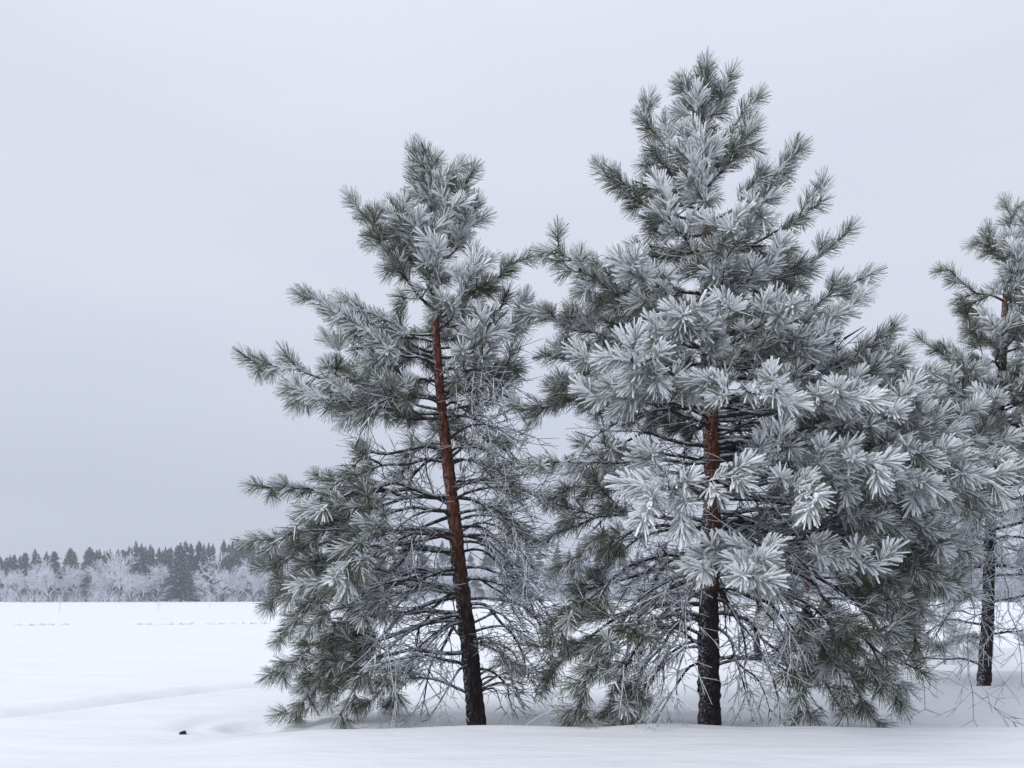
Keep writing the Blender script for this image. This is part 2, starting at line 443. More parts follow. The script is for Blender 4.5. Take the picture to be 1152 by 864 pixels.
        for wood in s.branches:
            so = Soup()
            for sides, sel in ((8, lambda r: r > .012), (5, lambda r: .006 < r <= .012), (3, lambda r: r <= .006)):
                for P, rr, rv in wood:
                    if sel(rr[0]):
                        if sides != 8:
                            f = 1 + s.rg.normal(0, .12, len(rr)); rr = rr * f
                        V, Q = tubes(P[None], rr[None], sides); so.add(V, Q, 0, float(np.clip(rv + (.08 if sides == 3 else 0), 0, 1)))
            so.build('branch', [M['branch']], s.crown, s.base)

def build_left():
    T = [(537, 812, 25), (529, 720, 21), (515, 630, 18), (505, 540, 15), (497, 450, 12), (490, 360, 9), (487, 260, 6), (486, 190, 2.5)]
    p = Pine(T, 8.4, 'pine_tree', 'slender frosted pine left of the tallest pine, with leaning red trunk and bare lower twigs', 'rime covered pines', rime=.55, seed=11)
    env = [(165, 12, 16), (190, 32, 46), (240, 80, 52), (290, 62, 98), (335, 130, 108), (405, 190, 92), (445, 150, 100), (490, 112, 100), (545, 195, 96),
           (610, 225, 92), (665, 205, 88), (715, 210, 88), (755, 212, 80), (805, 205, 70)]
    Y = p.Y; rg = p.rg
    # leader
    p.dress_leader = None
    # silhouette branches: start row, tip x, tip y, depth, sag, bare_to, bare_n
    for a in [(228, 486, 168, 0, 0, 0), (240, 455, 170, -.1, 0, 0), (235, 512, 178, .1, 0, 0), (262, 536, 190, -.1, -.02, 0), (290, 398, 236, .1, -.05, 0),
              (285, 540, 238, .2, -.03, 0), (345, 588, 290, -.1, -.06, .1), (385, 346, 334, 0, -.05, .1), (392, 598, 352, .1, -.05, .1), (350, 410, 250, -.5, -.03, 0),
              (448, 280, 408, 0, 0, .25), (430, 583, 408, .2, -.02, .2), (465, 330, 440, -.6, 0, .3), 
              (560, 293, 548, .1, .02, .35), (575, 330, 575, -.7, .04, .3), (600, 275, 608, -.1, .06, .35), (600, 300, 640, .7, .09, .35), (645, 320, 660, -.9, .06, .3),
              (640, 305, 718, .2, .14, .45), (690, 306, 758, -.2, .14, .45), (700, 322, 806, .1, .16, .5), (690, 372, 812, -.7, .16, .55), (668, 345, 700, -.7, .1, .45),
              (730, 352, 772, .5, .12, .5), (700, 430, 800, .6, .16, .6)]:
        spy, tx, ty, dy, sag, bt = a
        rim = .40 if ty < 330 else (.58 if ty < 470 else .55)
        p.branch(spy, at(tx, ty, Y + dy), sag, rime=rim + rg.uniform(-.06, .10), bare_to=bt, bare_n=2.2, curl=.05 if ty < 450 else .02)
    # front and rear of the crown
    for py, az, k in [(205, 270, 1), (215, 90, 1), (250, 300, .9), (265, 230, 1), (300, 270, .9), (305, 60, 1), (330, 310, .9), (340, 200, .8), (350, 120, .9), (375, 225, .8), (385, 330, .8),
                      (400, 60, .9), (400, 315, .75), (425, 20, .9), (430, 200, .7), (430, 150, .9), (455, 100, .8)]:
        t = p.tip_at(env, py, R(az + rg.uniform(-12, 12)), k)
        p.branch(py + 45 * k, t, -.03, rime=.78 if 180 < az < 360 else .35, bare_to=.15, bare_n=1)
    for i in range(16):
        py = 185 + 240 * (i + rg.random()) / 16
        az = rg.uniform(0, 360); t = p.tip_at(env, py, R(az), rg.uniform(.6, .95))
        p.branch(py + 40, t, -.03, rime=.72 if 180 < az < 360 else .4, bare_to=.1, bare_n=1)
    for spy, tx, ty, dy in [(560, 340, 610, .4), (600, 330, 690, -.5), (640, 350, 740, .3), (620, 300, 675, .2), (520, 350, 560, -.4), (670, 360, 790, -.2), (600, 380, 650, -1.0), (560, 590, 600, .1), (520, 585, 545, -.3)]:
        p.branch(spy, at(tx, ty, Y + dy), .12, rime=.45, bare_to=.45, bare_n=1.8, dens=1.6)
    for spy, tx, ty, dy in [(700, 430, 800, -.6), (690, 472, 808, .4), (720, 590, 800, -.4), (680, 606, 780, .3), (660, 455, 770, .6), (640, 420, 740, -.8), (650, 612, 730, -.5), (600, 608, 690, .5),
                            (560, 600, 640, -.5), (740, 480, 812, -.5), (745, 585, 812, .4), (580, 430, 690, .7)]:
        p.branch(spy, at(tx, ty, Y + dy), .20, rime=.55, bare_to=1, bare_n=2.3, green=False, dens=1.9, curl=-.03)
    # lower crown: long limbs that are mostly bare twigs
    for i in range(22):
        py = 420 + 380 * (i + rg.random()) / 22
        t = p.tip_at(env, py, R(rg.uniform(-60, 60)), rg.uniform(.7, 1.2))
        p.branch(py - rg.uniform(0, 50), t, .16 + .16 * rg.random(), rime=.5, bare_to=1, bare_n=3.0, green=False, dens=2.6, curl=-.01)
    for i in range(30):
        py = 455 + 350 * (i + rg.random()) / 30
        az = p.clear(rg.uniform(0, 360) if i % 3 else rg.uniform(-60, 60))
        c = math.cos(R(az))
        k = rg.uniform(.6, .95)
        t = p.tip_at(env, py, R(az), k)
        leftish = c < -.2
        g = rg.random() < (.42 if leftish else .2)
        p.branch(py - rg.uniform(0, 60), t, .18 + .12 * rg.random(), rime=.55, bare_to=.55 if leftish else .8, bare_n=3.0, green=g, dens=2.0 if g else 2.2, curl=.0)
    p.finish(); return p

def build_main():
    T = [(798, 818, 29), (798, 740, 26), (799, 640, 23), (800, 560, 21), (799, 480, 19), (797, 400, 16), (794, 300, 11), (792, 200, 7), (790, 105, 3)]
    p = Pine(T, 8.1, 'pine_tree', 'tallest frosted pine with broad white crown and thick dark red trunk', 'rime covered pines', rime=.7, seed=23)
    env = [(70, 10, 12), (130, 62, 50), (200, 105, 120), (275, 155, 145), (345, 185, 160), (400, 185, 200), (460, 200, 240), (520, 190, 280), (600, 185, 255),
           (650, 178, 250), (700, 185, 215), (780, 168, 205), (810, 150, 180)]
    Y = p.Y; rg = p.rg
    for a in [(140, 791, 62, 0, 0, 0), (150, 790, 76, .03, 0, 0), (150, 764, 78, -.1, 0, 0), (150, 822, 86, .1, 0, 0), (175, 848, 112, 0, -.03, 0), (205, 716, 124, 0, -.05, 0), (165, 775, 90, .2, 0, 0),
              (235, 672, 196, 0, -.05, .1), (250, 896, 172, .1, -.07, .1), (285, 936, 222, -.1, -.06, .1), (250, 700, 210, .4, -.05, 0), (215, 845, 150, -.3, -.05, 0),
              (330, 616, 276, 0, -.05, .15), (330, 948, 272, .2, -.06, .1), (375, 970, 315, -.2, -.08, .15), (390, 598, 348, .1, -.03, .2), (360, 640, 300, -.5, -.03, .15),
              (425, 1006, 378, .3, -.07, .25), (415, 965, 345, -.6, -.06, .2), (440, 578, 462, 0, .03, .3), (420, 604, 400, .4, 0, .25),
              (455, 1030, 430, .4, -.02, .25), (480, 1060, 478, -.2, 0, .3), (500, 1128, 518, -.7, .04, .35), (520, 1095, 552, .2, .06, .35), (500, 1040, 500, .8, 0, .3),
              (560, 1062, 606, -.3, .07, .35), (600, 1062, 655, .2, .10, .4), (545, 612, 560, .3, .06, .4), (520, 600, 520, -.4, .03, .4),
              (590, 618, 640, -.2, .10, .4), (640, 612, 700, .2, .12, .5), (650, 630, 826, -.1, .18, .5), (680, 600, 770, .4, .15, .5), (690, 690, 824, -.4, .16, .6),
              (620, 1020, 792, -.2, .20, .4), (640, 985, 812, .1, .20, .45), (630, 915, 812, -.5, .22, .5), (600, 1040, 720, .4, .14, .4)]:
        spy, tx, ty, dy, sag, bt = a
        rim = .52 if ty < 330 else (.72 if ty < 620 else .50)
        if tx < 700 and ty > 380: rim -= .12
        p.branch(spy, at(tx, ty, Y + dy), sag, rime=rim + rg.uniform(-.06, .12), bare_to=bt + (.1 if bt > .2 else 0), bare_n=2.2, curl=.05 if ty < 450 else .02)
    for tx, ty, dy in [(952, 380, .3), (938, 386, .5)]:
        p.branch(455, at(tx, ty, Y + dy), -.05, rime=.02, bare_to=1, bare_n=1.1, green=False, dens=1.5, curl=.04)
    for spy, tx, ty, dy in [(690, 700, 818, -.5), (660, 738, 800, -.9), (700, 848, 812, -.4), (670, 880, 818, -.8), (690, 905, 800, .4), (640, 760, 786, -1.1), (650, 842, 780, .6), (720, 720, 790, .5),
                            (640, 690, 770, -.9), (670, 660, 740, .5), (620, 900, 740, -1.0), (610, 710, 720, .7), (640, 930, 720, .5), (740, 868, 800, .2), (745, 735, 815, .3), (600, 880, 690, -.9)]:
        p.branch(spy, at(tx, ty, Y + dy), .20, rime=.58, bare_to=1, bare_n=2.3, green=False, dens=1.9, curl=-.03)
    # towards the camera, heavy with rime
    for spy, tx, ty, dy in [(330, 818, 250, -1.0), (250, 790, 130, -.5), (300, 745, 215, -.8), (400, 765, 352, -1.7), (440, 704, 405, -1.9), (455, 880, 438, -2.2), (470, 960, 445, -1.6),
                            (560, 728, 562, -2.4), (600, 850, 655, -2.2), (540, 930, 560, -1.9), (545, 1000, 520, -1.5), 
                            (400, 900, 340, -1.2), (360, 700, 300, -1.1), (350, 880, 290, -.9), (430, 660, 450, -1.2), (620, 1000, 640, -1.2), (480, 1010, 470, -1.0),
                            (420, 825, 340, -1.5), (470, 655, 400, -.9), (420, 935, 390, -.6)]:
        p.branch(spy, at(tx, ty, Y + dy), -.02 if ty < 500 else .05, rime=.95, bare_to=.5, bare_n=.7, dens=1.6)
    for py, az, k in [(170, 90, 1), (230, 70, 1), (240, 120, 1), (300, 90, 1), (320, 30, .9), (330, 150, .9), (370, 60, .9), (380, 120, .9), (420, 20, .8), (430, 160, .8), (440, 90, .9),
                      (480, 40, .8), (490, 130, .8), (520, 15, .8), (540, 70, .8), (560, 10, .9), (600, 10, .85)]:
        t = p.tip_at(env, py, R(az + rg.uniform(-12, 12)), k)
        p.branch(py + 40 * k, t, -.02 if py < 460 else .1, rime=.38, bare_to=.25 if py < 460 else .7, bare_n=1.2 if py < 460 else 2)
    for i in range(12):
        py = 120 + 300 * (i + rg.random()) / 12
        az = rg.uniform(0, 360); t = p.tip_at(env, py, R(az), rg.uniform(.6, .95))
        p.branch(py + 42, t, -.03, rime=.78 if 180 < az < 360 else .4, bare_to=.15, bare_n=1)
    for spy, tx, ty, dy in [(505, 1150, 505, .1), (515, 1128, 540, -.9), (500, 1105, 490, .5), (530, 1100, 575, .5), (470, 1075, 455, .5), (450, 1048, 425, -.4), (560, 1090, 620, -.3), (590, 1080, 660, .5)]:
        p.branch(spy, at(tx, ty, Y + dy), .05, rime=.75, bare_to=.4, bare_n=1.6, dens=2.2)
    for spy, tx, ty, dy in [(640, 645, 800, -.7), (620, 605, 735, -.2), (660, 672, 815, .5), (590, 600, 610, .4), 
                            (650, 1000, 770, -.6), (640, 970, 800, -.6), (620, 1025, 750, .2), (660, 940, 780, .4), (590, 1040, 680, .1)]:
        p.branch(spy, at(tx, ty, Y + dy), .17, rime=.42, bare_to=.45, bare_n=1.8, dens=1.6)
    for i in range(8):
        py = 420 + 190 * (i + rg.random()) / 8
        t = p.tip_at(env, py, R(rg.uniform(-50, 35)), rg.uniform(.75, 1.0))
        p.branch(py + rg.uniform(-20, 30), t, .03, rime=.80, bare_to=.45, bare_n=1.8, dens=1.7)
    for i in range(32):
        py = 470 + 330 * (i + rg.random()) / 32
        az = p.clear(rg.uniform(0, 360))
        k = rg.uniform(.45, .95)
        t = p.tip_at(env, py, R(az), k)
        g = rg.random() < .12 and abs(math.cos(R(az))) > .5
        p.branch(py - rg.uniform(10, 80), t, .20 + .12 * rg.random(), rime=.50, bare_to=.7, bare_n=3.0, green=g, dens=2.2, curl=-.01)
    p.finish(); return p

def build_right():
    T = [(1107, 772, 16), (1112, 650, 13), (1118, 540, 11), (1128, 400, 9), (1135, 300, 6), (1137, 250, 2)]
    p = Pine(T, 11.6, 'pine_tree', 'frosted pine cut by the picture edge, its slim black trunk right of the tallest pine', 'rime covered pines', rime=.6, seed=31, unit=1.12, bark='darkbark')
    env = [(240, 20, 25), (300, 70, 80), (380, 88, 110), (420, 105, 130), (500, 95, 150), (600, 95, 160), (700, 100, 150), (760, 80, 120)]
    Y = p.Y; rg = p.rg
    for a in [(285, 1137, 224, 0, 0, 0), (300, 1104, 262, 0, 0, 0), (300, 1165, 258, 0, 0, 0), (340, 1060, 300, 0, -.05, 0), (345, 1215, 320, 0, -.05, 0), (400, 1078, 345, .2, -.04, .1), (410, 1038, 388, 0, -.03, .1), (420, 1235, 400, 0, 0, .1),
              (450, 1028, 440, .2, 0, .2), (470, 1042, 420, -.5, 0, .2), (480, 1060, 500, -.6, .05, .3), (480, 1240, 480, 0, .05, .3), (530, 1040, 520, .4, .05, .3), (560, 1250, 600, 0, .08, .3)]:
        spy, tx, ty, dy, sag, bt = a
        p.branch(spy, at(tx, ty, Y + dy), sag, rime=.36, bare_to=bt, bare_n=1.2)
    for py, az, k in [(270, 270, 1), (310, 250, 1), (320, 300, 1), (350, 270, .9), (380, 230, .9), (390, 310, .9), (420, 260, .9), (440, 210, .9), (450, 320, .9), (480, 280, .9), (500, 220, .9),
                      (330, 90, 1), (400, 60, .9), (420, 130, .9), (470, 100, .9), (510, 180, .9), (520, 150, .9), (530, 320, .9)]:
        t = p.tip_at(env, py, R(az + rg.uniform(-12, 12)), k)
        p.branch(py + 40 * k, t, 0, rime=.85 if az > 180 else .4, bare_to=.2, bare_n=1)
    for i in range(24):
        py = 255 + 280 * (i + rg.random()) / 24
        az = rg.uniform(150, 400); t = p.tip_at(env, py, R(az), rg.uniform(.6, 1.0))
        p.branch(py + 35, t, -.02, rime=.78 if 200 < az % 360 < 340 else .22, bare_to=.15, bare_n=1)
    for spy, tx, ty, dy in [(560, 1040, 800, -3.2), (575, 1095, 812, -3.4), (560, 1150, 640, -3.0), (580, 1060, 700, -2.4), (600, 1150, 770, -2.8), (570, 1030, 640, -2.2), (610, 1010, 690, -1.8), (620, 1170, 700, -2.2)]:
        p.branch(spy, at(tx, ty, Y + dy), .16, rime=.78, bare_to=1, bare_n=2.3, green=False, dens=2.1, curl=-.02, r0=.014)
    for i in range(30):
        py = 520 + 240 * (i + rg.random()) / 30
        az = rg.uniform(90, 330); t = p.tip_at(env, py, R(az), rg.uniform(.6, 1.1))
        p.branch(py - rg.uniform(10, 80), t, .22, rime=.6, bare_to=.7, bare_n=3.0, green=rg.random() < .3, dens=2.2, curl=-.02)
    p.finish(); return p

def build_small(T, Y, env, label, seed, top, bot, n, rime, unit=1.2, greenp=.7, k0=(.7, 1.0), dens=1.8, bark='bark'):
    p = Pine(T, Y, 'pine_tree', label, 'rime covered pines', rime=rime, seed=seed, unit=unit, needle_n=50, finger_n=30, bark=bark)
    rg = p.rg
    for i in range(n):
        f = (i + .5) / n; py = top + (bot - top) * f
        az = i * 137.5 + rg.uniform(-20, 20); t = p.tip_at(env, py, R(az), rg.uniform(*k0))
        rise = 40 * (1 - f) - 35 * f
        p.branch(max(py + rise * 8.1 / Y, min(p.py) + 4), t, .0 if f < .5 else .1, rime=rime, bare_to=.2 + .35 * f, bare_n=2.2, green=rg.random() < greenp, dens=dens)
    p.finish(); return p

trunks += [(at(537, 0, 8.4)[0], 8.4, 1), (at(798, 0, 8.1)[0], 8.1, 1.2), (at(1107, 0, 11.6)[0], 11.6, 1)]
P1 = build_left(); P2 = build_main(); P3 = build_right()
P4 = build_small([(1068, 748, 12), (1067, 680, 10), (1066, 600, 8), (1065, 520, 6), (1064, 440, 2)], 15.2,
                 [(440, 10, 10), (500, 55, 55), (600, 90, 80), (730, 85, 70)], 'frosted pine with pale grey trunk standing behind, between the two right pines', 41, 445, 735, 30, .6, 1.2, .6, bark='greybark')
P5 = build_small([(852, 752, 9), (852, 700, 7), (853, 640, 5), (853, 585, 2)], 14.6,
                 [(585, 8, 8), (640, 32, 32), (700, 45, 45), (745, 40, 40)], 'small snowy young pine half hidden behind the thick trunk of the tallest pine', 43, 590, 742, 20, .55, 1.0, .8)
P6 = build_small([(905, 770, 10), (906, 700, 8), (908, 620, 6), (910, 540, 2)], 13.0,
                 [(540, 8, 8), (600, 50, 50), (700, 60, 60), (765, 45, 45)], 'slim frosted pine behind the right half of the tallest pine', 47, 545, 755, 24, .55, 1.1, .7)
make_ground()

# ------------------------------------------------------------------ far forest
M['far_dark'] = mat_plain('far_conifer_needles', (.070, .082, .095), sc=.6, var=.45)
M['far_bark'] = mat_plain('far_bark', (.06, .05, .055), sc=2)
M['far_frost'] = mat_plain('far_frosted_twigs', (.74, .76, .82), sc=.35, var=.14)
M['far_trunk'] = mat_plain('far_frosted_trunk', (.22, .22, .26), sc=1.2)

def conifer_proto(seed, H=15., W=2.3, kind='spruce', frost=.15):
    rg = np.random.default_rng(seed)
    n = 700 if kind == 'spruce' else 520
    u = rg.uniform(0.03 if kind == 'spruce' else .2, 1, n) ** .8
    z = u * H; rad = (W + .9) * (1 - u) ** (1.0 if kind == 'spruce' else .7) * rg.uniform(.35, 1.15, n) + .06
    if kind == 'pine': rad *= np.clip((u - .3) / .25, .3, 1)
    az = rg.uniform(0, 2 * math.pi, n)
    d = np.stack([np.cos(az), np.sin(az), np.where(u > .8, .5, -.25) * np.ones(n)], 1)
    a = np.stack([np.zeros(n), np.zeros(n), z], 1)
    k = 5; t = np.linspace(0.1, 1, k)
    P = a[:, None] + d[:, None] * (rad[:, None] * t[None])[..., None]
    P[..., 2] += rg.normal(0, .05, P.shape[:2])
    w = (.05 + .10 * rad)[:, None] * np.array([.5, 1, .9, 1, .1])[None] * rg.uniform(.5, 1.3, (n, k))
    V, Q = tubes(P, w * .55, 4); so = Soup(); so.add(V, Q, 0, 0.)
    # ragged side twigs
    m = n * 4; i = rg.integers(0, n, m); tt = rg.uniform(.3, 1, m)
    c = a[i] + d[i] * (rad[i] * tt)[:, None]
    dd = norm(d[i] + rg.normal(0, .6, (m, 3))) * (rg.uniform(.2, .7, m) * np.clip(rad[i], .15, 1))[:, None]
    P = np.stack([c, c + dd * .6, c + dd], 1); V, Q = tubes(P, np.array([.06, .05, .01])[None] * np.ones((m, 1)), 3)
    fr = rg.random(m) < frost
    so.V.append(V); so.Q.append(Q + so.n); so.n += len(V); so.r.append(np.zeros(len(V))); so.m.append(np.repeat(fr.astype(int), 6))
    T = tubes(np.array([[[0, 0, -.3], [.05, 0, H * .5], [0, 0, H]]]), np.array([[.2, .13, .02]]), 6)
    return so, T
def deciduous_proto(seed, H=9., spread=.55, lean=0.):
    rg = np.random.default_rng(seed); segs = []
    def grow(p, d, L, r, lev):
        k = 4; pts = [p]
        for i in range(k - 1):
            d = norm(d + rg.normal(0, .13, 3) + np.array([0, 0, .07])); pts.append(pts[-1] + d * L / (k - 1))
        segs.append((np.array(pts), r, lev))
        if lev >= 4: return
        nb = [9, 6, 5, 3][lev]
        for j in range(nb):
            u = rg.uniform(.12 if lev == 0 else .15, 1.); q = pts[0] + 0; i = min(int(u * (k - 1)), k - 2); f = u * (k - 1) - i
            q = pts[i] * (1 - f) + pts[i + 1] * f
            a = rg.normal(0, 1, 3); a -= a @ d * d; a = norm(a)
            ang = rg.uniform(.45, .95) * (spread / .55)
            grow(q, norm(d * math.cos(ang) + a * math.sin(ang)), L * rg.uniform(.42, .66), r * .45, lev + 1)
    grow(np.array([0, 0, -.2]), norm(np.array([lean, 0, 1.])), H * .62, .16, 0)
    so = Soup(); T = None
    for lev, sides in ((1, 4), (2, 3), (3, 3), (4, 3)):
        S = [q for q in segs if q[2] == lev]
        P = np.stack([q[0] for q in S]); r = np.array([max(q[1], .030) for q in S])[:, None] * np.array([1, .85, .7, .4])[None]
        V, Q = tubes(P, r, sides); so.add(V, Q, 0, 0.)
    q = segs[0]; T = tubes(q[0][None], (q[1] * np.array([1, .8, .55, .3]))[None], 6)
    zmax = max(v[:, 2].max() for v in so.V); sc = H / zmax
    so.V = [v * sc for v in so.V]; T = (T[0] * sc, T[1])
    return so, T
def far_tree(name, proto, x, y, sc, rot, label, cat, group, mats, tmat, sx=1.0):
    root = empty(name, (x, y, float(height(x, y)) - .05)); root.rotation_euler = (0, 0, rot); root.scale = (sc * sx, sc * sx, sc)
    tag(root, label, cat, group)
    key = id(proto)
    if key not in CACHE:
        so, T = proto
        c = so.build('crown', mats, root); t = link_mesh('trunk', T[0], T[1], np.zeros((0, 3), int), [tmat], None, None, root)
        CACHE[key] = (c, t)
    else:
        for q in CACHE[key]:
            o = q.copy(); o.parent = root; col.objects.link(o)
    return root
CACHE = {}
rf = random.Random(5)
spr = [conifer_proto(100 + i, 15, 3.0 + .5 * (i % 3), 'spruce') for i in range(5)]
pin = [conifer_proto(120 + i, 15, 2.6, 'pine', .1) for i in range(2)]
dec = [deciduous_proto(140 + i, 9, .5 + .05 * (i % 3)) for i in range(7)]
wide = deciduous_proto(160, 9, .66)
def px_x(px, Y): return (px - CX) / F * Y
CM = [M['far_dark'], M['far_frost']]
def top_row(px):    # picture row of the dark treetops
    return np.interp(px, [-60, 0, 60, 105, 150, 200, 260, 330, 700, 1250], [624, 622, 618, 617, 613, 609, 607, 606, 612, 622])
# dark conifers at the back
for r_, (Y, step) in enumerate(((213, 5.6), (228, 6.4))):
    px = -58 + r_ * 4
    while px < 345:
        p_ = px + rf.uniform(-2, 2); h = (EYE - (top_row(p_) + rf.uniform(0, 7) + 1.8 * math.sin(p_ * .11) - HZ) / F * Y)
        pr = rf.choice(spr + pin)
        far_tree('conifer_tree', pr, px_x(p_, Y), Y + rf.uniform(-4, 4), h / 15, rf.uniform(0, 6.28),
                 'dark frosted conifer in the even row at the back of the far forest', 'conifer tree', 'dark conifers at the back of the far forest', CM, M['far_bark'], rf.uniform(.85, 1.15) * 15 / h)
        px += step * rf.uniform(.5, 1.5)
# a few dark ones that stand forward
for px, top, Y, lab, w in [(203, 610, 187, 'tall dark spruce standing forward between the pale frosted trees of the forest edge', 1.5), (153, 608, 204, 'pointed dark spruce rising just left of centre in the far forest row', 1.0)]:
    h = EYE - (top - HZ) / F * Y
    far_tree('spruce_tree', spr[0] if w > 1.2 else spr[3], px_x(px, Y), Y, h / 15, 1., lab, 'spruce tree', None, CM, M['far_bark'], w)
# pale frosted broadleaves along the edge
LB = [(6, 636, 'm'), (24, 641, 'm'), (40, 634, 'm'), (56, 627, 'm'), (72, 640, 'm'), (84, 634, 'm'), (97, 636, 'm'), (111, 640, 's'), (133, 616, 't'), (120, 631, 'm'), (146, 636, 'm'), (160, 640, 'm'), (175, 633, 'm'), (188, 640, 's'), (222, 648, 's'),
      (245, 622, 'w'), (270, 636, 'm'), (285, 628, 'm'), (303, 634, 'm'), (322, 628, 'm'), (-14, 634, 'm'), (-34, 640, 'm')]
for i, (px, top, k) in enumerate(LB):
    Y = (185 if k in 'wt' else 192) + rf.uniform(-3, 4); h = EYE - (top - 3 - HZ) / F * Y
    lab = {'w': 'wide spreading white frosted tree with a short trunk right of the dark spruce', 't': 'tallest white frosted birch of the far forest edge',
           'm': 'pale frosted broadleaf tree in the row along the far forest edge', 's': 'low pale frosted tree filling a gap in the far forest edge'}[k]
    g = {'m': 'pale broadleaf trees along the far forest edge', 's': 'low pale trees in the far forest edge'}.get(k)
    far_tree('broadleaf_tree', wide if k == 'w' else dec[i % 7], px_x(px, Y), Y, h / 9, rf.uniform(0, 6.28), lab, 'frosted tree', g, [M['far_frost']], M['far_trunk'],
             {'w': 1.25, 't': .8, 'm': 1.15, 's': 1.3}[k])
# undergrowth of frosted brush at the forest foot, and the rest of the wood seen only through the pines
def brush(px0, px1, n, hmin, hmax, seed, Y0=186, Y1=205):
    rg = np.random.default_rng(seed); so = Soup()
    y = rg.uniform(Y0, Y1, n); x = px_x(rg.uniform(px0, px1, n), y)
    P = []; W = []
    b = np.stack([x, y, np.full(n, .0)], 1); b[:, 2] = height(x, y)
    for j in range(7):
        d = norm(np.stack([rg.normal(0, .45, n), rg.normal(0, .45, n), np.ones(n)], 1)) * rg.uniform(hmin, hmax, n)[:, None]
        P.append(np.stack([b, b + d * .5 + rg.normal(0, .06, (n, 3)), b + d], 1)); 
    P = np.concatenate(P); V, Q = tubes(P, np.array([.04, .03, .01])[None] * np.ones((len(P), 1)), 3); so.add(V, Q, 0, 0.)
    return so
ub = brush(-70, 345, 260, .5, 3.6, 9); u2 = brush(-70, 345, 1100, 1.5, 5.0, 29, 222, 236)
ub.V += u2.V; ub.Q.append(u2.Q[0] + ub.n); ub.n += u2.n; ub.m.append(u2.m[0] + 1); ub.r += u2.r
o = ub.build('undergrowth', [M['far_frost'], M['far_dark']], None, (0, 190, 0)); o.location = (0, 190, 0)
tag(o, 'pale frosted brush at the foot of the far forest', 'undergrowth', None, 'stuff')
def rest_of_wood():
    so = Soup(); rg = np.random.default_rng(77); pr = random.Random(9)
    px = -420.
    while px < 1900:
        if -64 < px < 350: px = 350.
        for (Y, protos, H, tr, s) in ((218, spr + pin, 15., (606, 622), 1.1), (194, dec, 9., (628, 642), 1.25)):
            p_ = px + pr.uniform(-5, 5); h = EYE - (pr.uniform(*tr) - HZ) / F * Y; q, T = pr.choice(protos)
            k = h / H; a = pr.uniform(0, 6.28); ca, sa = math.cos(a), math.sin(a); mat0 = 0 if H > 10 else 1
            x0 = px_x(p_, Y); z0 = float(height(x0, Y))
            for V, Q, m in zip(q.V, q.Q, q.m):
                pass
            V = np.concatenate(q.V); Q = np.concatenate(q.Q); m = np.concatenate(q.m)
            for VV, QQ, mm in ((V, Q, (m if H > 10 else m + 1)), (T[0], T[1], np.full(len(T[1]), 2))):
                W = np.stack([(VV[:, 0] * ca - VV[:, 1] * sa) * s, (VV[:, 0] * sa + VV[:, 1] * ca) * s, VV[:, 2] * k], 1) + [x0, Y, z0]
                so.V.append(W); so.Q.append(QQ + so.n); so.n += len(W); so.m.append(mm); so.r.append(np.zeros(len(W)))
        px += 13
    b_ = brush(345, 1400, 1100, .8, 3.2, 19)
    so.V += b_.V; so.Q.append(b_.Q[0] + so.n); so.n += b_.n; so.m.append(b_.m[0] + 1); so.r += b_.r
    o = so.build('forest', [M['far_dark'], M['far_frost'], M['far_bark']], None, (0, 190, 0)); o.location = (0, 190, 0)
    tag(o, 'far frosted forest glimpsed between and under the pines', 'forest', None, 'stuff')
rest_of_wood()

# ------------------------------------------------------------------ small things on the snow
def weed(px, Y, h, label, seed):
    rg = np.random.default_rng(seed); x = px_x(px, Y); b = np.array([x, Y, float(height(x, Y)) - .05]); so = Soup()
    P = np.stack([b, b + [.02, 0, h * .5], b + [-.03, 0, h]])[None]; V, Q = tubes(P, np.array([[.02, .016, .008]]) * (Y / 60), 5); so.add(V, Q, 0, .6)
    for j in range(9):
        a = b + np.array([0, 0, h * rg.uniform(.3, .95)]); d = norm(np.array([rg.normal(), rg.normal(), 1.])) * h * .3
        V, Q = tubes(np.stack([a, a + d * .5, a + d + [0, 0, -.02]])[None], np.array([[.01, .008, .004]]) * (Y / 60), 4); so.add(V, Q, 0, .8)
    o = so.build('weed_stalk', [M['branch']], None, b); o.location = tuple(b); tag(o, label, 'dead plant')
weed(67, 66, 1.5, 'dead weed stalk poking from the snow at the far left of the field', 1)
weed(178, 75, 1.2, 'short frosted weed stalk midway along the field before the forest', 2)
weed(236, 80, 1.5, 'frosted weed stalk in the field below the wide white tree', 3)

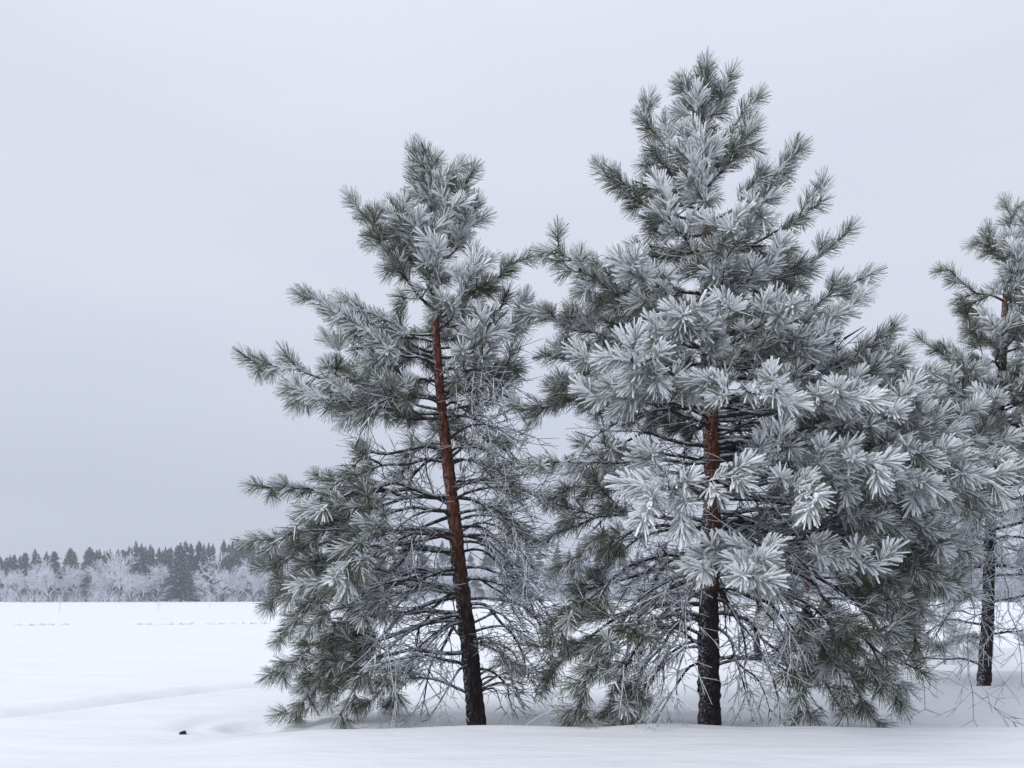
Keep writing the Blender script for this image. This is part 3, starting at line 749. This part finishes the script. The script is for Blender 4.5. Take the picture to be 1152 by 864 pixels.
def lump(name, px, py, size, mat, label, cat, seed):
    import bmesh
    x, y = g2(px, py); bm = bmesh.new(); bmesh.ops.create_icosphere(bm, subdivisions=3, radius=1)
    rg = np.random.default_rng(seed); ph = rg.uniform(0, 6, 6)
    for v in bm.verts:
        k = 1 + .25 * math.sin(v.co.x * 3 + ph[0]) * math.sin(v.co.y * 4 + ph[1]) + .12 * math.sin(v.co.z * 7 + v.co.x * 5 + ph[2])
        v.co = (v.co.x * k * size[0], v.co.y * k * size[1], v.co.z * k * size[2])
    me = bpy.data.meshes.new(name); bm.to_mesh(me); bm.free(); me.materials.append(mat)
    o = bpy.data.objects.new(name, me); col.objects.link(o); o.location = (x, y, float(height(x, y)) + size[2] * .4)
    tag(o, label, cat)
def clods():
    rg = np.random.default_rng(51); so = Soup()
    for j in range(150):
        x = rg.uniform(-27, -4) + rg.normal(0, .2); y = np.interp(x, [-60, -30, -23, -13.5, -6, 30], [34.5, 35.5, 36, 37.5, 38, 44]) + rg.normal(0, .12)
        if math.sin(x * 1.1) + math.sin(x * .37) < -.5: continue
        z = float(height(x, y)) ; k = 6; th = np.linspace(0, math.pi, k); L = rg.uniform(.08, .30); h = rg.uniform(.05, .12)
        P = np.stack([x - np.cos(th) * L, np.full(k, y) + rg.normal(0, .02, k), np.full(k, z + .02)], 1)[None]
        V, Q = tubes(P, (np.sin(th) * h + .004)[None], 7); so.add(V, Q, 0, 0.)
    o = so.build('snow_clods', [M['snow']], None, (-13, 37, 0)); o.location = (-13, 37, 0)
    tag(o, 'line of churned snow clods along old tracks crossing the far field', None, None, 'stuff')
clods()
lump('stone', 206, 826, (.032, .025, .022), mat_plain('dark_stone', (.02, .02, .022)), 'small black stone lying alone on the snow left of the pines', 'stone', 3)

def dead_twigs():
    rg = np.random.default_rng(90)
    def tw(start, end, n, label, seed):
        rg = np.random.default_rng(seed); so = Soup(); a, b = np.array(start), np.array(end)
        P = bezier(a, a + (b - a) * .3 + [0, 0, .1], a + (b - a) * .7 + [0, 0, .06], b, 9)
        V, Q = tubes(P[None], np.linspace(.009, .003, 9)[None], 5); so.add(V, Q, 0, .7)
        for j in range(n):
            i = rg.integers(2, 8); d = norm(b - a + rg.normal(0, .5, 3)) * rg.uniform(.1, .3)
            V, Q = tubes(np.stack([P[i], P[i] + d * .5, P[i] + d + [0, 0, .03]])[None], np.array([[.005, .004, .002]]), 4); so.add(V, Q, 0, .75)
        o = so.build('twig', [M['branch']], None, a); o.location = tuple(a); tag(o, label, 'twig')
    s = at(585, 803, 8.0); s[2] = height(s[0], 8.0) + .0
    e = at(640, 797, 7.9); tw(s, e, 5, 'thin dead twig sticking out of the snow between the two tallest trunks', 4)
dead_twigs()

# ------------------------------------------------------------------ sky and light
SUN_EL, SUN_AZ = 34., -62.       # degrees; behind and left of the camera
w = bpy.data.worlds.new('World'); scene.world = w; w.use_nodes = True; nt = w.node_tree
bg = nt.nodes['Background']
sky = nn(nt, 'ShaderNodeTexSky', sky_type='NISHITA'); sky.sun_disc = False
sky.sun_elevation = R(SUN_EL); sky.sun_rotation = R(180 + SUN_AZ); sky.dust_density = 3; sky.ozone_density = 2
tc = nn(nt, 'ShaderNodeTexCoord'); sep = nn(nt, 'ShaderNodeSeparateXYZ'); nt.links.new(tc.outputs['Generated'], sep.inputs[0])
# overcast cloud layer: greyer at the horizon, brighter overhead
K = 10.0
g = ramp(nt, sep.outputs['Z'], [(0, (.47, .505, .60)), (.08, (.50, .535, .63)), (.22, (.615, .655, .765)), (.36, (.705, .745, .85)), (.6, (.735, .775, .875)), (1, (.80, .83, .91))])
mp = nn(nt, 'ShaderNodeMapping'); mp.inputs['Scale'].default_value = (1, 1, 3.5); nt.links.new(tc.outputs['Generated'], mp.inputs['Vector'])
cn = noise(nt, 1.6, 4, .5, vec=mp.outputs[0])
cv = ramp(nt, cn.outputs[0], [(.3, (.935, .94, .955)), (.7, (1.03, 1.03, 1.02))])
mul = nn(nt, 'ShaderNodeMix', data_type='RGBA', blend_type='MULTIPLY'); mul.inputs[0].default_value = 1
nt.links.new(g.outputs[0], mul.inputs[6]); nt.links.new(cv.outputs[0], mul.inputs[7])
# overhead boost beyond the ramp's range
z2 = math_(nt, 'POWER', math_(nt, 'MAXIMUM', sep.outputs['Z'], 0.0), 4.0)
boost = math_(nt, 'MULTIPLY', math_(nt, 'ADD', 1.0, math_(nt, 'MULTIPLY', z2, .50)), K)
vm = nn(nt, 'ShaderNodeVectorMath', operation='SCALE'); nt.links.new(mul.outputs[2], vm.inputs[0]); nt.links.new(boost, vm.inputs['Scale'])
fin = mixc(nt, .97, sky.outputs[0], vm.outputs[0])
nt.links.new(fin, bg.inputs[0]); bg.inputs[1].default_value = 1.0 / K
sl = bpy.data.lights.new('sun', 'SUN'); sl.energy = 1.45; sl.angle = R(24); sl.color = (1, .985, .96)
so_ = bpy.data.objects.new('sun', sl); col.objects.link(so_)
so_.rotation_euler = (R(90 - SUN_EL), 0, R(SUN_AZ)); so_.location = (0, 0, 30)

cam = bpy.data.cameras.new('camera'); co = bpy.data.objects.new('camera', cam); col.objects.link(co)
co.location = (0, 0, EYE); co.rotation_euler = (R(90), 0, 0)
cam.sensor_width = 36; cam.lens = 36 * F / 1152; cam.shift_y = (HZ - 432) / 1152; cam.clip_end = 6000; cam.clip_start = .05
scene.camera = co
vs = scene.view_settings; vs.view_transform = 'Standard'; vs.look = 'None'; vs.exposure = 0; vs.gamma = 1; vs.use_curve_mapping = False
cy = scene.cycles; cy.use_denoising = True; cy.denoiser = 'OPENIMAGEDENOISE'; cy.denoising_input_passes = 'RGB_ALBEDO_NORMAL'; cy.denoising_prefilter = 'ACCURATE'; cy.max_bounces = 6; cy.diffuse_bounces = 4; cy.use_adaptive_sampling = True; cy.adaptive_threshold = .01
print('shoots', [p.stat for p in (P1, P2, P3, P4, P5, P6)], 'branches', [len(p.branches) for p in (P1, P2, P3, P4, P5, P6)])
print('faces', sum(len(m.polygons) for m in bpy.data.meshes))

# ------------------------------------------------------------------ frosty air
def haze():
    x0, x1, y0, y1, z0, z1 = -420., 420., -60., 420., -3., 40.
    V = np.array([(x, y, z) for z in (z0, z1) for y in (y0, y1) for x in (x0, x1)])
    Q = np.array([(0, 2, 3, 1), (4, 5, 7, 6), (0, 1, 5, 4), (2, 6, 7, 3), (0, 4, 6, 2), (1, 3, 7, 5)])
    m = bpy.data.materials.new('frosty_air'); m.use_nodes = True; nt = m.node_tree
    nt.nodes.remove(nt.nodes['Principled BSDF'])
    v = nt.nodes.new('ShaderNodeVolumePrincipled'); v.inputs['Color'].default_value = (.86, .88, .95, 1)
    v.inputs['Density'].default_value = .0009; v.inputs['Anisotropy'].default_value = .2
    nt.links.new(v.outputs[0], nt.nodes['Material Output'].inputs['Volume'])
    o = link_mesh('haze', V, Q, np.zeros((0, 3), int), [m], smooth=False)
    tag(o, 'thin frosty air softening the far forest', None, None, 'stuff')
haze()
scene.cycles.volume_bounces = 1
